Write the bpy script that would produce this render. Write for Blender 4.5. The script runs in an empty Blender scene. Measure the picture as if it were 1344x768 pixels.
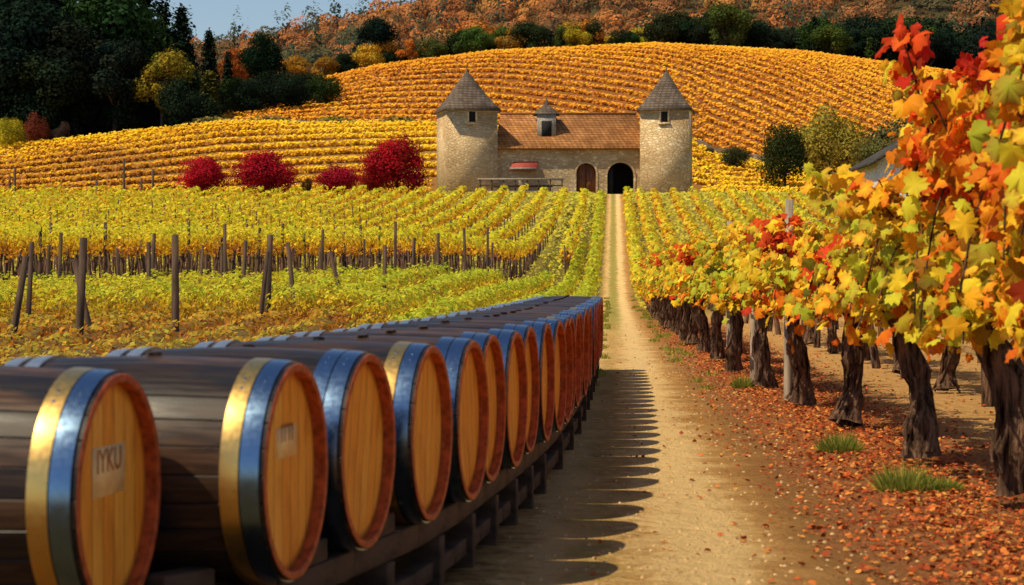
import bpy, math, random
import numpy as np
from mathutils import Vector, Matrix
rad=math.radians
scene=bpy.context.scene
root=scene.collection
F=2600.0; EYE=1.2; HY=365.0; SL=0.0512
RNG=np.random.default_rng(7)
def PX(px,Y): return (px-672)*Y/F
def PZ(py,Y): return EYE+(HY-py)*Y/F

# ---------------------------------------------------------------- materials
def newmat(name):
    m=bpy.data.materials.new(name); m.use_nodes=True
    nt=m.node_tree; nt.nodes.clear()
    out=nt.nodes.new('ShaderNodeOutputMaterial')
    return m,nt,out
def N(nt,t,**k):
    n=nt.nodes.new(t)
    for a,b in k.items(): setattr(n,a,b)
    return n
def L(nt,a,b): nt.links.new(a,b)
def mathn(nt,op,a,b=None,c=None,clamp=False):
    n=N(nt,'ShaderNodeMath',operation=op); n.use_clamp=clamp
    for i,v in enumerate((a,b,c)):
        if v is None: continue
        if isinstance(v,(int,float)): n.inputs[i].default_value=v
        else: L(nt,v,n.inputs[i])
    return n.outputs[0]
def mapr(nt,v,a,b,c=0,d=1,smooth=True):
    n=N(nt,'ShaderNodeMapRange'); n.interpolation_type='SMOOTHSTEP' if smooth else 'LINEAR'
    L(nt,v,n.inputs['Value']); 
    n.inputs['From Min'].default_value=a; n.inputs['From Max'].default_value=b
    n.inputs['To Min'].default_value=c; n.inputs['To Max'].default_value=d
    return n.outputs['Result']
def mix(nt,f,a,b,mode='MIX'):
    n=N(nt,'ShaderNodeMix',data_type='RGBA',blend_type=mode)
    if isinstance(f,(int,float)): n.inputs[0].default_value=f
    else: L(nt,f,n.inputs[0])
    for idx,v in ((6,a),(7,b)):
        if isinstance(v,tuple): n.inputs[idx].default_value=(v[0],v[1],v[2],1)
        else: L(nt,v,n.inputs[idx])
    return n.outputs[2]
def noise(nt,vec,scale,detail=4,rough=.55,out='Fac'):
    n=N(nt,'ShaderNodeTexNoise'); n.inputs['Scale'].default_value=scale
    n.inputs['Detail'].default_value=detail; n.inputs['Roughness'].default_value=rough
    if vec is not None: L(nt,vec,n.inputs['Vector'])
    return n.outputs[out]
def mapping(nt,vec,scale=(1,1,1),rot=(0,0,0)):
    n=N(nt,'ShaderNodeMapping'); L(nt,vec,n.inputs[0]); n.inputs['Scale'].default_value=scale
    n.inputs['Rotation'].default_value=rot
    return n.outputs[0]
def bump(nt,h,dist,strength=1):
    n=N(nt,'ShaderNodeBump'); L(nt,h,n.inputs['Height']); n.inputs['Distance'].default_value=dist
    n.inputs['Strength'].default_value=strength
    return n.outputs[0]
def princ(nt,out,col,rough=.8,metal=0,spec=.3,normal=None):
    p=N(nt,'ShaderNodeBsdfPrincipled')
    if isinstance(col,tuple): p.inputs['Base Color'].default_value=(*col,1)
    else: L(nt,col,p.inputs['Base Color'])
    if isinstance(rough,(int,float)): p.inputs['Roughness'].default_value=rough
    else: L(nt,rough,p.inputs['Roughness'])
    p.inputs['Metallic'].default_value=metal
    p.inputs['Specular IOR Level'].default_value=spec
    if normal is not None: L(nt,normal,p.inputs['Normal'])
    L(nt,p.outputs[0],out.inputs[0])
    return p
def leafmat(name,transl=.35,objcol=False,rough=.55,spec=.12):
    m,nt,out=newmat(name)
    a=N(nt,'ShaderNodeAttribute',attribute_name='col')
    c=a.outputs['Color']
    if objcol:
        oi=N(nt,'ShaderNodeObjectInfo'); c=mix(nt,1.0,c,oi.outputs['Color'],'MULTIPLY')
    p=princ(nt,out,c,rough,0,spec)
    t=N(nt,'ShaderNodeBsdfTranslucent'); L(nt,c,t.inputs[0])
    ms=N(nt,'ShaderNodeMixShader'); ms.inputs[0].default_value=transl
    L(nt,p.outputs[0],ms.inputs[1]); L(nt,t.outputs[0],ms.inputs[2]); L(nt,ms.outputs[0],out.inputs[0])
    return m
M_leaf=leafmat('vine_leaf',.40,spec=.08)
M_far=leafmat('far_leaf',.2,spec=.0)
M_tree=leafmat('tree_leaf',.18,True,spec=.0)
M_litter=leafmat('dry_leaf',.1,spec=.05)

def simple(name,col,rough=.8,metal=0,spec=.3,nscale=8,var=.35,bscale=20,bdist=.01,stretch=(1,1,1)):
    m,nt,out=newmat(name)
    tc=N(nt,'ShaderNodeTexCoord').outputs['Object']
    v=mapping(nt,tc,stretch)
    n=noise(nt,v,nscale,6)
    dark=tuple(c*(1-var) for c in col); lite=tuple(min(1,c*(1+var)) for c in col)
    c=mix(nt,mapr(nt,n,.3,.7),dark,lite)
    nb=noise(nt,v,bscale,5)
    princ(nt,out,c,rough,metal,spec,bump(nt,nb,bdist))
    return m
M_bark=simple('vine_bark',(.12,.068,.044),.95,spec=.08,nscale=26,var=.85,bscale=42,bdist=.05,stretch=(1,1,.13))
M_tbark=simple('tree_bark',(.09,.06,.04),.9,nscale=5)
M_post=simple('weathered_post',(.075,.045,.03),.85,nscale=10,var=.5,stretch=(1,1,.15))
M_postl=simple('grey_post',(.30,.24,.18),.85,nscale=12,var=.4,stretch=(1,1,.12))
M_rack=simple('rack_timber',(.06,.034,.022),.75,nscale=9,var=.6,stretch=(.4,.4,1))
M_wire=simple('wire',(.3,.29,.27),.5,metal=.8)
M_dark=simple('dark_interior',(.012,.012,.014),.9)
M_door=simple('door_wood',(.17,.06,.025),.7,nscale=4,var=.5,stretch=(3,1,.3))
M_red=simple('red_awning_tiles',(.33,.055,.035),.7)
M_grey=simple('grey_plaster',(.30,.26,.22),.85)

def stonemat(name,c1,c2,c3,sc=2.6):
    m,nt,out=newmat(name)
    tc=N(nt,'ShaderNodeTexCoord').outputs['Object']
    wv=mapping(nt,tc,(1,1,1.7))
    v=N(nt,'ShaderNodeTexVoronoi',feature='F1'); v.inputs['Scale'].default_value=sc; L(nt,wv,v.inputs['Vector'])
    e=N(nt,'ShaderNodeTexVoronoi',feature='DISTANCE_TO_EDGE'); e.inputs['Scale'].default_value=sc; L(nt,wv,e.inputs['Vector'])
    sx=N(nt,'ShaderNodeSeparateColor'); L(nt,v.outputs['Color'],sx.inputs[0])
    c=mix(nt,sx.outputs[0],c1,c2)
    c=mix(nt,mapr(nt,sx.outputs[1],.75,1),c,c3)
    big=noise(nt,tc,.35,5)
    c=mix(nt,mapr(nt,big,.38,.72),c,mix(nt,1.0,c,(.72,.64,.55),'MULTIPLY'))
    mort=mapr(nt,e.outputs['Distance'],.0,.06)
    c=mix(nt,mort,tuple(x*.66 for x in c1),c)
    princ(nt,out,c,.9,0,.15,bump(nt,mapr(nt,e.outputs['Distance'],0,.12),.04))
    return m
M_stone=stonemat('limestone_wall',(.74,.54,.30),(.58,.41,.225),(.84,.68,.45))
M_stone2=stonemat('hall_stone',(.60,.44,.26),(.47,.34,.195),(.72,.57,.38))
M_stone3=stonemat('field_stone',(.30,.22,.13),(.2,.15,.1),(.4,.3,.2))
M_trim=simple('cut_stone',(.66,.50,.33),.85)
def tilemat(name,c1,c2):
    m,nt,out=newmat(name)
    tc=N(nt,'ShaderNodeTexCoord').outputs['Object']
    b=N(nt,'ShaderNodeTexBrick')
    sep=N(nt,'ShaderNodeSeparateXYZ'); L(nt,tc,sep.inputs[0])
    cmb=N(nt,'ShaderNodeCombineXYZ'); L(nt,mathn(nt,'ADD',sep.outputs[0],sep.outputs[1]),cmb.inputs[0]); L(nt,sep.outputs[2],cmb.inputs[1])
    L(nt,cmb.outputs[0],b.inputs['Vector'])
    b.inputs['Scale'].default_value=1.0; b.inputs['Brick Width'].default_value=.45; b.inputs['Row Height'].default_value=.26
    b.inputs['Mortar Size'].default_value=.035; b.inputs['Bias'].default_value=0
    b.inputs['Color1'].default_value=(*c1,1); b.inputs['Color2'].default_value=(*c2,1)
    b.inputs['Mortar'].default_value=(*[x*.4 for x in c1],1)
    n=noise(nt,tc,.8,6)
    c=mix(nt,mapr(nt,n,.3,.72),b.outputs['Color'],mix(nt,1.0,b.outputs['Color'],(.6,.55,.5),'MULTIPLY'))
    princ(nt,out,c,.85,0,.15,bump(nt,b.outputs['Fac'],-.04))
    return m
M_tile=tilemat('clay_roof_tiles',(.58,.26,.09),(.39,.17,.06))
M_slate=tilemat('stone_roof_tiles',(.22,.165,.13),(.12,.10,.085))

# ---------------------------------------------------------------- mesh helpers
def build(name,V,Fq,mats,col=None,midx=None,smooth=False,parent=None,link=True):
    me=bpy.data.meshes.new(name)
    V=np.asarray(V,dtype=np.float32)
    if not isinstance(Fq,list): Fq=[Fq]
    Fq=[np.asarray(f,dtype=np.int32) for f in Fq if len(f)]
    me.vertices.add(len(V)); me.vertices.foreach_set('co',V.ravel())
    tot=sum(f.size for f in Fq); nf=sum(len(f) for f in Fq)
    me.loops.add(tot); me.loops.foreach_set('vertex_index',np.concatenate([f.ravel() for f in Fq]))
    me.polygons.add(nf)
    starts=[];s=0
    for f in Fq:
        k=f.shape[1]; starts.append(s+np.arange(len(f))*k); s+=f.size
    me.polygons.foreach_set('loop_start',np.concatenate(starts).astype(np.int32))
    if midx is not None: me.polygons.foreach_set('material_index',np.asarray(midx,dtype=np.int32))
    if smooth: me.polygons.foreach_set('use_smooth',np.ones(nf,dtype=bool))
    me.update(calc_edges=True)
    if col is not None:
        at=me.attributes.new('col','FLOAT_COLOR','POINT')
        c=np.ones((len(V),4),dtype=np.float32); c[:,:3]=np.clip(col,0,1)
        at.data.foreach_set('color',c.ravel())
    for m in mats: me.materials.append(m)
    if not link: return me
    ob=bpy.data.objects.new(name,me); root.objects.link(ob)
    if parent: ob.parent=parent
    return ob
def empty(name,loc=(0,0,0)):
    e=bpy.data.objects.new(name,None); root.objects.link(e); e.location=loc; e.empty_display_size=.3
    return e
def inst(name,me,loc,scale=1,rotz=0,parent=None,color=None):
    ob=bpy.data.objects.new(name,me); root.objects.link(ob)
    ob.location=loc; ob.scale=(scale,)*3 if isinstance(scale,(int,float)) else scale
    ob.rotation_euler=(0,0,rotz)
    if parent: ob.parent=parent
    if color: ob.color=(*color,1)
    return ob
def unit(a): return a/np.maximum(np.linalg.norm(a,axis=1,keepdims=True),1e-6)
def quads(C,S,Nr,rng,aspect=.8):
    n=len(C); Nr=unit(Nr); r=unit(rng.normal(size=(n,3)))
    t=unit(np.cross(Nr,r)); b=np.cross(Nr,t)
    S=np.asarray(S).reshape(-1,1)*np.ones((n,1))
    t=t*S; b=b*S*aspect
    V=np.stack([C-t*.9-b*.5, C+t*.35-b, C+t+b*.3, C-t*.25+b],axis=1).reshape(-1,3)
    Fc=np.arange(n*4).reshape(n,4)
    return V,Fc
def sphere_dirs(n,rng): return unit(rng.normal(size=(n,3)))
def prisms(P0,P1,R0,R1,k=5):
    P0=np.asarray(P0,float);P1=np.asarray(P1,float); n=len(P0)
    R0=np.asarray(R0,float).reshape(-1,1)*np.ones((n,1)); R1=np.asarray(R1,float).reshape(-1,1)*np.ones((n,1))
    d=unit(P1-P0); ref=np.where(np.abs(d[:,2:3])>.9,np.array([[1.,0,0]]),np.array([[0,0,1.]]))
    t=unit(np.cross(d,ref)); b=np.cross(d,t)
    vs=[]
    for P,R in ((P0,R0),(P1,R1)):
        for i in range(k):
            a=2*math.pi*i/k; vs.append(P+R*(math.cos(a)*t+math.sin(a)*b))
    V=np.stack(vs,axis=1).reshape(-1,3)
    base=(np.arange(n)*2*k)[:,None]
    side=np.concatenate([np.concatenate([base+i,base+(i+1)%k,base+k+(i+1)%k,base+k+i],axis=1) for i in range(k)])
    cap=base+k+np.arange(k)[None,:]
    return V,side,cap
def tube(pts,radii,seg=12,lobes=0,twist=0,rng=None,amp=.18,jit=.06):
    pts=np.asarray(pts,float); n=len(pts); V=[];ph=rng.uniform(0,6) if rng is not None else 0
    for i in range(n):
        d=pts[min(i+1,n-1)]-pts[max(i-1,0)]; d=d/np.linalg.norm(d)
        ref=np.array([0,1.,0]) if abs(d[1])<.9 else np.array([1.,0,0])
        t=np.cross(ref,d); t/=np.linalg.norm(t); b=np.cross(d,t)
        for j in range(seg):
            a=2*math.pi*j/seg
            tw=a+twist*i/n
            r=radii[i]*(1+((amp*(1-2*abs(math.sin(lobes*tw/2+ph)))+amp*.5*math.cos(2*tw-1)+amp*.35*math.sin((lobes*2+1)*tw+ph)) if lobes else 0)+(rng.uniform(-jit,jit) if rng is not None else 0))
            V.append(pts[i]+r*(math.cos(a)*t+math.sin(a)*b))
    Fc=[]
    for i in range(n-1):
        for j in range(seg):
            Fc.append((i*seg+j,i*seg+(j+1)%seg,(i+1)*seg+(j+1)%seg,(i+1)*seg+j))
    return np.array(V),np.array(Fc)
class Acc:
    def __init__(s): s.V=[];s.F={};s.C=[];s.n=0
    def add(s,V,Fs,mi,col=None):
        if not isinstance(Fs,(list,tuple)): Fs=[Fs]
        for f in Fs:
            f=np.asarray(f)
            s.F.setdefault((f.shape[1],mi),[]).append(f+s.n)
        s.V.append(V); s.n+=len(V)
        if col is None: col=np.full((len(V),3),.5)
        s.C.append(np.broadcast_to(col,(len(V),3)))
    def make(s,name,mats,smooth=False,parent=None,link=True):
        fl=[];mi=[]
        for (k,m),lst in s.F.items():
            f=np.concatenate(lst); fl.append(f); mi.append(np.full(len(f),m))
        return build(name,np.concatenate(s.V),fl,mats,np.concatenate(s.C),np.concatenate(mi),smooth,parent,link)
def box(name,x0,x1,y0,y1,z0,z1,mat,parent=None,bev=0):
    V=[(x,y,z) for z in (z0,z1) for y in (y0,y1) for x in (x0,x1)]
    Fc=[(0,2,3,1),(4,5,7,6),(0,1,5,4),(1,3,7,5),(3,2,6,7),(2,0,4,6)]
    ob=build(name,V,np.array(Fc),[mat],parent=parent)
    if bev:
        b=ob.modifiers.new('b','BEVEL'); b.width=bev; b.segments=2
    return ob

# ---------------------------------------------------------------- terrain
c1px=[-900,0,290,570,900,930,1100,1344,2200]; c1y=[225,196,164,166,185,203,238,244,250]
c2px=[-900,0,250,320,400,500,650,860,1050,1240,1344,2200]; c2y=[185,160,150,138,118,95,76,66,75,100,118,170]
c3px=[-1500,-300,0,230,290,400,520,700,1000,1344,2600]; c3y=[100,90,86,80,74,54,30,-20,-55,-60,-30]
YN=np.array([-300,0,60,90,110,150,190,207,222,270,300,420,480,1000,1500,3500.])
def H(X,Y):
    X=np.asarray(X,float);Y=np.asarray(Y,float); X,Y=np.broadcast_arrays(X,Y)
    a=672+F*X/np.maximum(Y,150); u=X-SL*Y
    z1=EYE+(HY-np.interp(a,c1px,c1y))*270/F
    z15=EYE+(HY-np.interp(a,c1px,c1y)-4)*300/F
    z2=EYE+(HY-np.interp(a,c2px,c2y))*420/F
    z3=EYE+(HY-np.interp(a,c3px,c3y)-18)*1000/F
    o=np.ones_like(X)
    vals=[0*o,0*o,0*o,.3*o,1.4*o,5.0*o,9.2*o,9.5*o,10.3*o,z1,z15,z2,z2-7,z3,z3*.8,z3*.3]
    vals=np.stack(vals)
    tan=np.zeros_like(vals)
    for i in range(1,len(YN)-1):
        tan[i]=(vals[i+1]-vals[i-1])/(YN[i+1]-YN[i-1])
    tan[1]=0;tan[2]=0;tan[9]=(z1-10.8)/48*.4; tan[11]=.0; tan[12]=0; tan[13]=0
    k=np.clip(np.searchsorted(YN,Y.ravel(),side='right')-1,0,len(YN)-2)
    sh=Y.shape; idx=np.arange(k.size)
    vv=vals.reshape(len(YN),-1); tt=tan.reshape(len(YN),-1)
    h=YN[k+1]-YN[k]; t=np.clip((Y.ravel()-YN[k])/h,0,1)
    v0=vv[k,idx];v1=vv[k+1,idx];m0=tt[k,idx]*h;m1=tt[k+1,idx]*h
    z=(2*t**3-3*t**2+1)*v0+(t**3-2*t**2+t)*m0+(-2*t**3+3*t**2)*v1+(t**3-t**2)*m1
    z=z.reshape(sh)
    s=np.clip((-u-1.3)/4,0,1); s=s*s*(3-2*s)
    z=z+s*np.interp(Y,[24,31,40,50,64,104,150,190],[0,.25,.5,.85,1.1,1.1,.3,0])
    return z
uu=list(np.arange(-4,6.01,.25)); x=6.25; st=.4
while x<1400: uu.append(x); x+=st; st*=1.09
x=-4.25; st=.4
while x>-1400: uu.insert(0,x); x-=st; st*=1.09
uu=np.array(uu)
yy=list(np.arange(-30,60,1.5))+list(np.arange(60,230,2.5))+list(np.arange(230,500,5))+list(np.arange(500,1100,20))+list(np.arange(1100,3400,120))
yy=np.array(yy)
def sheet(name,us,ys,off,mat):
    U,Yg=np.meshgrid(us,ys); X=U+SL*Yg; Z=H(X,Yg)+off
    V=np.stack([X,Yg,Z],-1).reshape(-1,3)
    nu=len(us); i,j=np.meshgrid(np.arange(len(ys)-1),np.arange(nu-1),indexing='ij')
    b=(i*nu+j).ravel()
    Fc=np.stack([b,b+1,b+nu+1,b+nu],1)
    Yv=V[:,1]
    keys=np.array([0,28,60,150,200,212,225,268,282,300,425,450,3500.])
    cols=np.array([(.22,.13,.05),(.24,.16,.06),(.28,.24,.06),(.34,.30,.06),(.36,.29,.06),(.38,.28,.07),(.36,.17,.045),(.42,.24,.05),(.12,.10,.04),(.32,.13,.035),(.30,.12,.035),(.08,.07,.03),(.10,.07,.03)])
    C=np.stack([np.interp(Yv,keys,cols[:,c]) for c in range(3)],1)
    return build(name,V,Fc,[mat],col=C,smooth=True)
m,nt,out=newmat('ground_soil'); M_ground=m
geo=N(nt,'ShaderNodeNewGeometry').outputs['Position']
sep=N(nt,'ShaderNodeSeparateXYZ'); L(nt,geo,sep.inputs[0])
u=mathn(nt,'SUBTRACT',sep.outputs[0],mathn(nt,'MULTIPLY',sep.outputs[1],SL))
n1=noise(nt,geo,1.6,6,.6); n2=noise(nt,geo,9,8,.65); n3=noise(nt,geo,60,6,.7); n4=noise(nt,mapping(nt,geo,(1,.12,1)),2.2,5); n5=noise(nt,geo,.5,5,.6)
up=mathn(nt,'ADD',u,mathn(nt,'MULTIPLY',mathn(nt,'SUBTRACT',n1,.5),.7))
up=mathn(nt,'ADD',up,mathn(nt,'MULTIPLY',mathn(nt,'SUBTRACT',n2,.5),.55))
at=N(nt,'ShaderNodeAttribute',attribute_name='col').outputs['Color']
zone=mix(nt,mapr(nt,n2,.3,.7),mix(nt,1.0,at,(.55,.6,.55),'MULTIPLY'),at)
zone=mix(nt,mapr(nt,n5,.4,.65),zone,mix(nt,1.0,zone,(1.15,.85,.7),'MULTIPLY'))
near=mapr(nt,sep.outputs[1],55,80,1,0)
sand=mix(nt,mapr(nt,n2,.3,.7),(.46,.24,.075),(.66,.40,.15))
zone=mix(nt,mathn(nt,'MULTIPLY',near,mapr(nt,up,1.5,2.2)),zone,sand)
lit=mix(nt,mapr(nt,n3,.38,.62),(.22,.08,.03),(.50,.20,.07))
lit=mix(nt,mapr(nt,n2,.5,.8),lit,(.52,.29,.10))
lm=mathn(nt,'MULTIPLY',mapr(nt,up,.75,1.25),mapr(nt,up,2.2,3.0,1,0))
c=mix(nt,mathn(nt,'MULTIPLY',lm,mapr(nt,sep.outputs[1],60,110,1,.25)),zone,lit)
pc=mix(nt,mapr(nt,n4,.35,.65),(.70,.42,.145),(.47,.255,.08))
pc=mix(nt,mapr(nt,n2,.35,.75),pc,(.76,.50,.20))
pc=mix(nt,mathn(nt,'MULTIPLY',mapr(nt,n3,.52,.68),.6),pc,(.30,.15,.05))
pc=mix(nt,mathn(nt,'MULTIPLY',mapr(nt,up,.42,.9),.8),pc,mix(nt,n3,(.26,.11,.035),(.52,.25,.07)))
# worn bright wheel tracks
def track(c0,w): return mapr(nt,mathn(nt,'ABSOLUTE',mathn(nt,'SUBTRACT',up,c0)),w*.25,w,1,0)
pc=mix(nt,mathn(nt,'MULTIPLY',mathn(nt,'MAXIMUM',track(.36,.34),mathn(nt,'MULTIPLY',track(-.28,.16),.6)),.65),pc,(.92,.66,.31))
grs=mathn(nt,'MULTIPLY',mapr(nt,mathn(nt,'ABSOLUTE',mathn(nt,'SUBTRACT',up,-.02)),.12,.34,1,0),mapr(nt,sep.outputs[1],30,65))
grs2=mathn(nt,'MULTIPLY',mapr(nt,mathn(nt,'ABSOLUTE',mathn(nt,'SUBTRACT',up,-.03)),.03,.14,1,0),mapr(nt,n1,.45,.6,0,.35))
pc=mix(nt,mathn(nt,'MAXIMUM',mathn(nt,'MULTIPLY',grs,.8),grs2),pc,(.28,.26,.05))
pm=mathn(nt,'MULTIPLY',mapr(nt,up,-.75,-.35),mapr(nt,up,.7,1.2,1,0))
pm=mathn(nt,'MULTIPLY',pm,mapr(nt,sep.outputs[1],193,199,1,0))
c=mix(nt,pm,c,pc)
hb=mathn(nt,'ADD',mathn(nt,'MULTIPLY',n2,1.0),mathn(nt,'MULTIPLY',n3,.35))
hb=mathn(nt,'ADD',hb,mathn(nt,'MULTIPLY',n1,1.2))
princ(nt,out,c,.95,0,.08,bump(nt,hb,.09,1.0))
ground=sheet('ground',uu,yy,0,M_ground)
pus=uu[(uu>=-1.01)&(uu<=1.51)]
pys=yy[(yy>=-10)&(yy<=196)]
path=sheet('dirt_path',pus,pys,.004,M_ground)

# ---------------------------------------------------------------- palette helpers
def pal(cols,t,rng,jit=.12):
    cols=np.array(cols,float); x=np.clip(t,0,1)*(len(cols)-1)
    C=np.stack([np.interp(x,np.arange(len(cols)),cols[:,c]) for c in range(3)],1)
    return C*(1+rng.uniform(-jit,jit,(len(t),1))*1.5)
def wob(x,seed):
    return (np.sin(x*1.7+seed*3.1)+np.sin(x*3.9+seed*1.3)+np.sin(x*.63+seed*5.7))/3
def rowcloud(acc,u0,Ya,Yb,cz,hh,hw,px_half,dens,palette,tshift,rng,smin=.045,mi=0):
    ys=np.arange(Ya,Yb,1.0)
    if not len(ys): return
    X0=u0+SL*ys
    ok=(np.abs(X0)<.33*ys+4); ys=ys[ok]
    if not len(ys): return
    s=np.maximum(smin,px_half*ys/F)
    cnt=(dens*2*math.pi*((hh+hw)/2)/(3.2*s*s)).astype(int)
    Y=np.repeat(ys,cnt)+rng.uniform(0,1,cnt.sum()); S=np.repeat(s,cnt)*rng.uniform(.7,1.3,cnt.sum())
    n=len(Y); th=rng.uniform(0,2*math.pi,n)
    w=1+.30*wob(Y*1.1,u0)+.15*rng.normal(size=n)
    rr=np.sqrt(rng.uniform(.35,1.0,n))
    dx=np.cos(th)*hw*rr*w; dz=np.sin(th)*hh*rr*w
    X=u0+SL*Y+dx+.08*wob(Y*.8,u0+9)
    Z=H(u0+SL*Y,Y)+cz+dz+.08*wob(Y*.9,u0+4)
    Nr=np.stack([np.cos(th),rng.normal(size=n)*.35,np.sin(th)+.35],1)+rng.normal(size=(n,3))*.4
    V,Fc=quads(np.stack([X,Y,Z],1),S,Nr,rng)
    t=.5+.38*np.sin(th)+.22*wob(Y*.7,u0+2)+rng.normal(size=n)*.14+tshift
    C=pal(palette,t,rng)
    acc.add(V,Fc,mi,np.repeat(C,4,axis=0))
P_left=[(.42,.14,.02),(.74,.36,.02),(.88,.58,.03),(.84,.68,.035),(.62,.64,.04)]
P_low=[(.50,.22,.03),(.74,.50,.03),(.66,.62,.04),(.44,.54,.04)]
P_org=[(.30,.10,.03),(.60,.22,.03),(.66,.36,.04),(.44,.40,.05)]
def pobj(name,p0,p1,r0,r1,mat,k=6):
    V,s,c=prisms(p0,p1,r0,r1,k); return build(name,V,[s,c],[mat])
YE_=172
acc=Acc(); rng=np.random.default_rng(11)
p0=[];p1=[];r0=[]; tp0=[];tp1=[]
for k,u0 in enumerate(np.arange(-2.5,-60,-1.75)):
    Y0=float(np.interp(-u0,[2.5,4,5.6,8.8,14],[104,72,55,50,46]))+rng.uniform(-1,1)
    rowcloud(acc,u0,Y0,YE_+rng.uniform(-2,1),1.32,.36,.33,2.6,.50,P_left,0.03,rng)
    for Yp in np.arange(Y0,152,4.2):
        X=u0+SL*Yp
        if abs(X)>.33*Yp+4: continue
        z=float(H(X,Yp)); 
        p0.append((X,Yp,z-.1)); p1.append((X+rng.normal()*.05,Yp+rng.normal()*.05,z+rng.uniform(1.5,1.85))); r0.append(.05)
    for Yp in np.arange(Y0+.6,min(Y0+45,150),1.1):
        X=u0+SL*Yp
        if abs(X)>.33*Yp+3: continue
        z=float(H(X,Yp)); tp0.append((X,Yp,z-.05)); tp1.append((X+rng.normal()*.1,Yp+rng.normal()*.15,z+1.15))
acc.make('vineyard_rows',[M_leaf])
pobj('vineyard_stakes',p0,p1,np.array(r0),np.array(r0)*.9,M_post,6)
pobj('vine_trunks',tp0,tp1,.042,.028,M_bark,5)
for px,yt,yb,w,lean in [(14,336,452,.06,.03),(36,318,430,.05,.01),(104,312,447,.07,.01),(122,340,443,.05,-.04),(230,308,441,.065,0),(195,318,395,.045,.0),(292,312,388,.045,0),(350,308,418,.065,.01),(340,330,422,.05,.02),(388,318,408,.055,-.02),(420,316,378,.04,0),(452,330,400,.045,-.04),(505,322,392,.045,0),(540,312,378,.045,.01),(575,306,370,.05,0),(612,300,360,.05,-.01),(60,322,392,.045,.01),(158,326,392,.045,-.01),(262,322,390,.04,.01),(640,298,358,.05,0),(318,316,392,.045,.01),(478,314,384,.04,0)]:
    Y=float(np.interp(yb,[360,378,392,408,422,441,452],[66,54,47,41,37,33,31])); X=PX(px,Y); z=float(H(X,Y))
    top=PZ(yt,Y)
    V,s,c=prisms([(X,Y,z-.15)],[(X+lean*8,Y,top)],w*1.05,w*.9,7)
    V=V+rng.normal(size=V.shape)*.006
    build('vineyard_post',V,[s,c],[M_post])
acc=Acc()
for k,u0 in enumerate(np.arange(-1.15,-16,-1.0)):
    Ya=float(np.interp(-u0,[1,3,5,9,14],[24,30,37,36,34]))
    Yb=float(np.interp(-u0,[1.1,2.5,4,5.6,8.8,14],[190,110,72,55,50,46]))
    rowcloud(acc,u0,Ya,Yb,.32,.28,.36,2.4,.5,P_low,float(np.interp(-u0,[1,5,9],[.08,.0,-.12])),rng)
    rowcloud(acc,u0,22,Ya+2,.07,.12,.42,2.2,.4,P_org,0,rng)
acc.make('low_vine_rows',[M_leaf])
acc=Acc(); tp0=[];tp1=[]
P_right=[(.50,.12,.02),(.76,.30,.03),(.88,.54,.03),(.84,.66,.04),(.58,.60,.045)]
for k,u0 in enumerate([1.25,2.35]+list(np.arange(3.5,58,1.7))):
    Y0=60 if k==0 else (75 if k==1 else 15+rng.uniform(-1,1))
    if k==0: rowcloud(acc,u0,Y0,176,1.0,.5,.34,2.6,.55,P_right,.12,rng)
    else:
        rowcloud(acc,u0,Y0,YE_+rng.uniform(-2,1),1.25,.38,.34,2.8,.46,P_right,-.1 if 1<k<4 else .06,rng,smin=.055)
    for Yp in np.arange(Y0,110,2.6):
        X=u0+SL*Yp
        if abs(X)>.33*Yp+2: continue
        z=float(H(X,Yp)); tp0.append((X,Yp,z-.05)); tp1.append((X+rng.normal()*.08,Yp+rng.normal()*.12,z+1.15))
acc.make('vineyard_rows',[M_leaf])
pobj('vine_trunks',tp0,tp1,.065,.04,M_bark,6)
acc=Acc(); n=90000
Y=70+(216-70)*rng.uniform(0,1,n)**.75; X=rng.uniform(-.29,.29,n)*Y; uq=X-SL*Y
keep=(((uq<-.75)|(uq>1.0))|(Y>196))&~((Y>194)&(Y<208)&(np.abs(X-5.5)<13)); keep&=(wob(X*.5,1)+wob(Y*.4,2)+rng.normal(size=n)*.5>-.6)
X=X[keep];Y=Y[keep];n=len(X)
V,Fc=quads(np.stack([X,Y,H(X,Y)+rng.uniform(.0,.22,n)],1),.0009*Y*rng.uniform(.6,1.4,n),np.array([[0,-.5,1]])+rng.normal(size=(n,3))*.4,rng)
acc.add(V,Fc,0,np.repeat(pal([(.26,.20,.05),(.52,.42,.05),(.62,.55,.06),(.34,.38,.05)],rng.uniform(size=n),rng),4,axis=0))
acc.make('meadow_grass',[M_far])

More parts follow.
